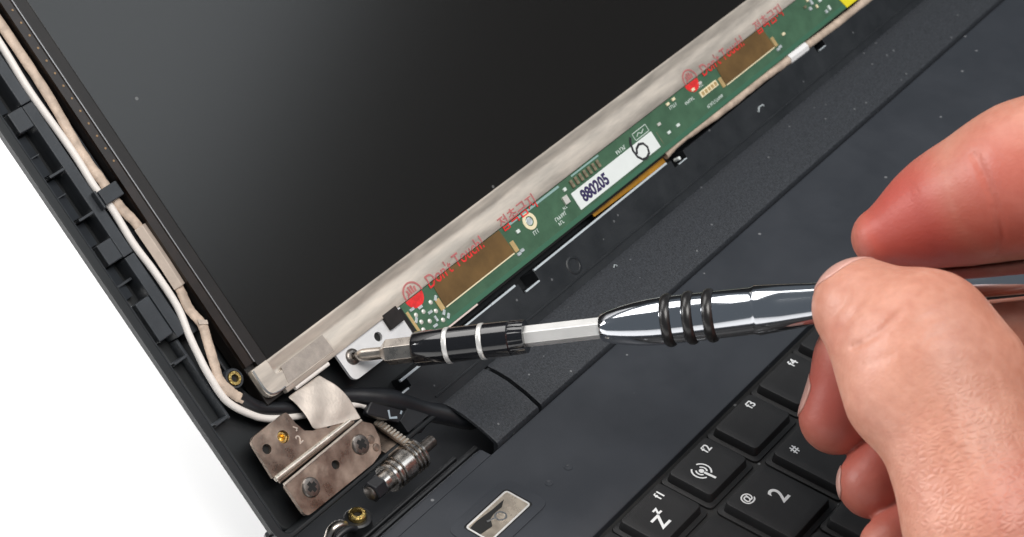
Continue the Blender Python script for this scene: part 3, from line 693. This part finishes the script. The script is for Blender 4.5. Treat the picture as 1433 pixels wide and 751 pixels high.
hand_prof = [(53.0, 2.2), (53.1, 2.55), (53.5, 2.85), (55.0, 3.35), (57.5, 3.95), (60.5, 4.45), (63.5, 4.75), (66.0, 4.85), (66.0, 4.6), (68.2, 4.6), (68.2, 4.85), (70.4, 4.85), (70.4, 4.6), (72.6, 4.6), (72.6, 4.85),
             (74.5, 4.82), (74.5, 4.55), (76.7, 4.55), (76.7, 4.8), (84.0, 4.75), (84.6, 4.95), (84.9, 5.05), (90, 4.65), (96, 4.15), (103, 3.95), (150, 3.85), (163, 4.2), (166, 4.0), (167.5, 2.5), (168, .5)]
obj('handle', lathe(hand_prof, 64), 'gunmetal', sdv, SD, smooth=25)
for s_ in (67.1, 71.5, 75.6):
    obj('grip_ring', lathe([(s_ + 1.1 * math.sin(a) * .95, 4.72 + .72 * math.cos(a)) for a in [math.pi * (.5 - k / 10) * -1 for k in range(0, 11)]], 56), 'oring', sdv, SD)

# ------------------------------------------------------------------ hand
HF = Matrix((CX, -CY, -CZ)).transposed().to_4x4()          # X right, Y down the arm, Z away from the thumb's back
HO = Vector((4.526, -33.309, 55.130))
HM = Matrix.Translation(HO * S) @ HF
CH = dict(
 thumb=[(-10.9, -9.5, 0.0, 7.6), (-2.3, -4.2, -8.0, 11.3), (-0.8, 1.5, -10.0, 12.5), (9.4, 29.8, -18.0, 14.7), (27.6, 59.1, -18.0, 18.7)],
 pad=[(-11.5, -9.8, 2.0, 6.9), (-11.0, -10.3, 10.5, 6.2)],
 index=[(-3.4, -22.4, 21.0, 6.0), (6.9, -27.7, 17.0, 9.0), (13.6, -30.6, 11.5, 10.7), (20.9, -34.2, 6.0, 12.4), (34.8, -40.0, -2.0, 12.8), (54.5, -13.1, 2.0, 13.9)],
 middle=[(-11.2, 13.1, 28.0, 7.4), (-7.6, 1.2, 26.0, 7.6), (12.9, -6.4, 32.0, 8.9), (37.3, -5.6, 34.0, 11.5), (59.4, 9.2, 20.0, 15.2)],
 ring=[(-4.8, 25.6, 23.0, 7.0), (1.7, 18.2, 28.0, 7.3), (23.4, 8.1, 37.0, 9.4), (43.6, 14.2, 32.0, 11.7), (60.8, 28.6, 20.0, 15.2)],
 pinky=[(-2.8, 37.0, 16.0, 6.0), (4.5, 31.8, 22.0, 6.4), (25.1, 24.9, 32.0, 8.6), (43.0, 29.7, 30.0, 10.6), (60.8, 42.4, 20.0, 13.8)],
 palm=[(53.9, -2.3, 8.0, 16.1), (59.3, 40.6, 8.0, 22.1), (78.1, 87.5, 8.0, 22.1)],
 palm2=[(27.6, 59.1, -18.0, 18.7), (58.2, 53.4, 5.0, 22.6)])
CREASE = [([(-15.0, -2.3), (-11.2, -4.9), (-7.5, -8.8)], .45, .42), ([(-17.6, -7.6), (-15.4, -10.4), (-14.9, -13.0)], .25, .4), ([(-17.0, -5.4), (-14.4, -8.2), (-12.5, -11.7)], .22, .4),
          ([(-7.5, -0.7), (-3.1, -4.4), (2.0, -6.3)], .16, .5), ([(-8.7, -4.4), (-5.6, -6.3), (-1.8, -8.2)], .14, .45), ([(-13.6, .6), (-9, -1.6), (-5, -5.4)], .15, .45)]
ICREASE = ([(9.4, -37.2), (11.7, -30.8), (14.9, -22.0), (15.6, -19)], .5, .5)
def smin(a, b, k):
    h = np.clip(.5 + .5 * (b - a) / k, 0, 1); return b + (a - b) * h - k * h * (1 - h)
def cone(P, a, b):
    A = np.array(a[:3], np.float32); Bv = np.array(b[:3], np.float32); ba = Bv - A
    t = np.clip(((P - A) @ ba) / (ba @ ba), 0, 1)
    d = np.linalg.norm(P - A - t[..., None] * ba, axis=-1)
    return d - (a[3] + (b[3] - a[3]) * t)
def chain(P, c, k):
    d = cone(P, c[0], c[1])
    for i in range(1, len(c) - 1): d = smin(d, cone(P, c[i], c[i + 1]), k)
    return d
def seg2(P, pts):
    d = None
    for (ax, ay), (bx, by) in zip(pts[:-1], pts[1:]):
        b = np.array((bx - ax, by - ay), np.float32); q = P[..., :2] - np.array((ax, ay), np.float32)
        t = np.clip((q @ b) / (b @ b), 0, 1); e = np.linalg.norm(q - t[..., None] * b, axis=-1)
        d = e if d is None else np.minimum(d, e)
    return d
def hand_sdf(P):
    palm = smin(chain(P, CH['palm'], 6), chain(P, CH['palm2'], 8), 10)
    th = smin(chain(P, CH['thumb'], 5), cone(P, *CH['pad']), 4)
    # flattened top of the thumb, knuckle and soft flesh
    th = smin(th, cone(P, (1.5, -3.5, -6.5, 9.8), (6.5, 3.0, -8.0, 11.2)), 5)
    th = smin(th, cone(P, (-10.4, -8.2, -1.0, 8.6), (-5.0, 5.6, -9.0, 11.0)), 4)
    for pts, dep, w in CREASE:
        th = th + dep * np.exp(-(seg2(P, pts) / w) ** 2) * (P[..., 2] < 2)
    th = smin(th, palm, 9)
    ix = smin(chain(P, CH['index'], 6), cone(P, (5.7, -23.8, 21, 6.9), (27.1, -26.0, 18, 10.2)), 5)
    pts, dep, w = ICREASE
    ix = ix + dep * np.exp(-(seg2(P, pts) / w) ** 2) * (P[..., 2] < 22)
    f = smin(ix, palm, 6)
    for k in ('middle', 'ring', 'pinky'):
        f = smin(f, smin(chain(P, CH[k], 3), palm, 6), .7)
    d = smin(th, f, .7)
    # the finger flesh closes against the handle instead of running through it
    return np.maximum(d, -(cone(P, HA, HB) - .05))
iv = HM.inverted()
def tohand(p): q = iv @ (Vector(p) * S); return (q.x / S, q.y / S, q.z / S)
HA = (*tohand(P1 + AU * 98), 3.95); HB = (*tohand(P1 + AU * 165), 3.95)
lo = np.array((-26, -54, -40)); hi = np.array((96, 104, 52)); st = .62
ax = [np.arange(lo[i], hi[i], st, dtype=np.float32) for i in range(3)]
D = np.empty((len(ax[0]), len(ax[1]), len(ax[2])), np.float32)
YZ = np.stack(np.meshgrid(ax[1], ax[2], indexing='ij'), -1)
for i0 in range(0, len(ax[0]), 16):
    xs = ax[0][i0:i0 + 16]
    P = np.empty((len(xs), len(ax[1]), len(ax[2]), 3), np.float32)
    P[..., 0] = xs[:, None, None]; P[..., 1:] = YZ[None]
    D[i0:i0 + 16] = hand_sdf(P)
D[0] = D[-1] = 3; D[:, 0] = D[:, -1] = 3; D[:, :, 0] = D[:, :, -1] = 3
# surface nets
neg = D < 0
c8 = [neg[a:neg.shape[0] - 1 + a, b:neg.shape[1] - 1 + b, c:neg.shape[2] - 1 + c] for a in (0, 1) for b in (0, 1) for c in (0, 1)]
cnt = sum(c.astype(np.int8) for c in c8); cells = np.argwhere((cnt > 0) & (cnt < 8))
idx = -np.ones(cnt.shape, np.int64); idx[tuple(cells.T)] = np.arange(len(cells))
acc = np.zeros((len(cells), 3)); num = np.zeros(len(cells))
cor_ = [(a, b, c) for a in (0, 1) for b in (0, 1) for c in (0, 1)]
for p in cor_:
    for q in cor_:
        if sum(abs(p[i] - q[i]) for i in range(3)) == 1 and p < q:
            d0 = D[tuple((cells + p).T)]; d1 = D[tuple((cells + q).T)]; m = (d0 < 0) != (d1 < 0)
            t = np.where(m, d0 / np.where(m, d0 - d1, 1), 0)
            pos = np.array(p) + t[:, None] * (np.array(q) - np.array(p)); acc[m] += pos[m]; num[m] += 1
verts = (cells + acc / num[:, None]) * st + lo
quads = []
for axis in range(3):
    o1, o2 = [(1, 2), (2, 0), (0, 1)][axis]
    sl0 = [slice(None)] * 3; sl1 = [slice(None)] * 3; sl0[axis] = slice(0, -1); sl1[axis] = slice(1, None)
    a = neg[tuple(sl0)]; b = neg[tuple(sl1)]
    e = np.argwhere(a != b); flip = a[tuple(e.T)]
    e1 = np.zeros(3, int); e1[o1] = 1; e2 = np.zeros(3, int); e2[o2] = 1
    q = np.stack([idx[tuple((e - e1 - e2).T)], idx[tuple((e - e2).T)], idx[tuple(e.T)], idx[tuple((e - e1).T)]], 1)
    q[~flip] = q[~flip][:, ::-1]; quads.append(q)
quads = np.concatenate(quads)
me = bpy.data.meshes.new('hand'); me.from_pydata([tuple(v) for v in verts * S], [], [tuple(int(i) for i in q) for q in quads])
me.shade_smooth()
hand = bpy.data.objects.new('hand', me); col.objects.link(hand); place(hand, HM, None)
tag(hand, 'bare right hand pinching the screwdriver handle above the keyboard', 'hand')
smo = hand.modifiers.new('smooth', 'SMOOTH'); smo.factor = .5; smo.iterations = 2

def skin_material():
    m = bpy.data.materials.new('skin'); m.use_nodes = True; nt = m.node_tree; L = nt.links
    b = nt.nodes['Principled BSDF']
    N_ = nt.nodes.new
    tc = N_('ShaderNodeTexCoord')
    n1 = N_('ShaderNodeTexNoise'); n1.inputs['Scale'].default_value = 70; n1.inputs['Detail'].default_value = 5; L.new(tc.outputs['Object'], n1.inputs['Vector'])
    n3 = N_('ShaderNodeTexNoise'); n3.inputs['Scale'].default_value = 420; n3.inputs['Detail'].default_value = 4; L.new(tc.outputs['Object'], n3.inputs['Vector'])
    ad = N_('ShaderNodeMath'); ad.operation = 'MULTIPLY_ADD'; ad.inputs[1].default_value = .45; L.new(n3.outputs['Fac'], ad.inputs[0]); 
    s2 = N_('ShaderNodeMath'); s2.operation = 'MULTIPLY'; s2.inputs[1].default_value = .55; L.new(n1.outputs['Fac'], s2.inputs[0]); L.new(s2.outputs[0], ad.inputs[2])
    # flushed finger pads are redder; red also darkened to paint shade beneath the thumb
    def blob(c, r):
        vd = N_('ShaderNodeVectorMath'); vd.operation = 'DISTANCE'; vd.inputs[1].default_value = Vector(c) * S; L.new(tc.outputs['Object'], vd.inputs[0])
        mr = N_('ShaderNodeMapRange'); mr.interpolation_type = 'SMOOTHSTEP'
        mr.inputs['From Min'].default_value = r * S; mr.inputs['From Max'].default_value = r * .3 * S; mr.inputs['To Min'].default_value = 0; mr.inputs['To Max'].default_value = 1
        L.new(vd.outputs['Value'], mr.inputs['Value']); return mr.outputs['Result']
    tot = None
    for c, r, w in (((2, -25, 14), 21, 1.0), ((16, -28, -2), 22, .7), ((30,-34,-8), 24, .35), ((-9, 8, 26), 20, .9), ((-2, 24, 24), 18, .9), ((0, 36, 18), 14, .9), ((-14, -4, -6), 7, .25), ((14, 24, -32), 16, .32)):
        f = blob(c, r); mm = N_('ShaderNodeMath'); mm.operation = 'MULTIPLY'; mm.inputs[1].default_value = w; L.new(f, mm.inputs[0])
        if tot is None: tot = mm.outputs[0]
        else:
            mx = N_('ShaderNodeMath'); mx.operation = 'MAXIMUM'; L.new(tot, mx.inputs[0]); L.new(mm.outputs[0], mx.inputs[1]); tot = mx.outputs[0]
    ramp = N_('ShaderNodeValToRGB'); L.new(ad.outputs[0], ramp.inputs['Fac'])
    ramp.color_ramp.elements[0].position = .35; ramp.color_ramp.elements[0].color = (.46, .187, .125, 1)
    ramp.color_ramp.elements[1].position = .66; ramp.color_ramp.elements[1].color = (.585, .285, .205, 1)
    mix = N_('ShaderNodeMix'); mix.data_type = 'RGBA'; L.new(tot, mix.inputs[0]); L.new(ramp.outputs['Color'], mix.inputs[6]); mix.inputs[7].default_value = (.47, .088, .066, 1)
    L.new(mix.outputs[2], b.inputs['Base Color'])
    b.inputs['Roughness'].default_value = .46
    b.inputs['Subsurface Weight'].default_value = .22; b.inputs['Subsurface Radius'].default_value = (1, .35, .2); b.inputs['Subsurface Scale'].default_value = .003
    # fine skin relief: cells of crossing lines, stretched over the knuckle
    mp = N_('ShaderNodeMapping'); mp.vector_type = 'TEXTURE'; mp.inputs['Rotation'].default_value = (0, 0, math.radians(-18)); mp.inputs['Scale'].default_value = (1.35, .85, 1.1); L.new(tc.outputs['Object'], mp.inputs['Vector'])
    wn = N_('ShaderNodeTexNoise'); wn.inputs['Scale'].default_value = 300; L.new(mp.outputs[0], wn.inputs['Vector'])
    vm = N_('ShaderNodeVectorMath'); vm.operation = 'MULTIPLY_ADD'; vm.inputs[1].default_value = (.0011, .0011, .0011); L.new(wn.outputs['Color'], vm.inputs[0]); L.new(mp.outputs[0], vm.inputs[2])
    v1 = N_('ShaderNodeTexVoronoi'); v1.feature = 'DISTANCE_TO_EDGE'; v1.inputs['Scale'].default_value = 820; L.new(vm.outputs[0], v1.inputs['Vector'])
    cl = N_('ShaderNodeMapRange'); cl.inputs['From Max'].default_value = .42; cl.interpolation_type = 'SMOOTHSTEP'; L.new(v1.outputs['Distance'], cl.inputs['Value'])
    msk = blob((9, 22, -31), 30)
    mk = N_('ShaderNodeMapRange'); mk.inputs['To Min'].default_value = .06; mk.inputs['To Max'].default_value = .30; L.new(msk, mk.inputs['Value'])
    b1 = N_('ShaderNodeBump'); b1.inputs['Distance'].default_value = .00035; L.new(mk.outputs['Result'], b1.inputs['Strength']); L.new(cl.outputs['Result'], b1.inputs['Height'])
    n4 = N_('ShaderNodeTexNoise'); n4.inputs['Scale'].default_value = 1400; n4.inputs['Detail'].default_value = 3; L.new(tc.outputs['Object'], n4.inputs['Vector'])
    b2 = N_('ShaderNodeBump'); b2.inputs['Distance'].default_value = .00015; b2.inputs['Strength'].default_value = .3; L.new(n4.outputs['Fac'], b2.inputs['Height']); L.new(b1.outputs[0], b2.inputs['Normal'])
    L.new(b2.outputs[0], b.inputs['Normal'])
    return m
me.materials.append(skin_material())
M['nail'] = mat('nail', (.60, .33, .275), .32, var=.08, vscale=300, coat=.2)
def nail(center, inward, along, w, l, label=None):
    """thin plate laid on the fingertip: rectangle grid marched down onto the flesh"""
    inw = np.array(inward, float); inw /= np.linalg.norm(inw); al = np.array(along, float); al -= inw * (al @ inw); al /= np.linalg.norm(al); ac = np.cross(inw, al)
    nu, nv = 15, 13; pts = []
    for i in range(nu):
        for j in range(nv):
            u = -1 + 2 * i / (nu - 1); v = -1 + 2 * j / (nv - 1)
            sq = math.sqrt(max(0, 1 - .5 * v * v)); uu = u * math.sqrt(max(0, 1 - .5 * v * v * v * v))
            vv_ = v * math.sqrt(max(0, 1 - .4 * u * u))
            pts.append(np.array(center, float) - inw * 6 + ac * uu * w / 2 + al * vv_ * l / 2)
    P = np.array(pts, np.float32)
    for _ in range(60):
        d = hand_sdf(P); P = P + (np.clip(d - .05, -.5, 2)[:, None] * inw * .7).astype(np.float32)
    F = [(i * nv + j, i * nv + j + 1, (i + 1) * nv + j + 1, (i + 1) * nv + j) for i in range(nu - 1) for j in range(nv - 1)]
    o = obj('fingernail', (P.tolist(), F), 'nail', hand, HM, smooth=80)
    sd = o.modifiers.new('solid', 'SOLIDIFY'); sd.thickness = .3 * S; sd.offset = 0
    return o
nail((-13.0, -14.0, 2.5), (.50, .84, .04), (-.55, .15, .8), 12.5, 11)
nail((-17.0, 8.8, 29.5), (.86, -.02, -.5), (.1, 1, .1), 8.0, 8.5)
nail((-10.8, 25.6, 24.5), (.88, .0, -.46), (-.1, 1, -.2), 7.0, 6.6)
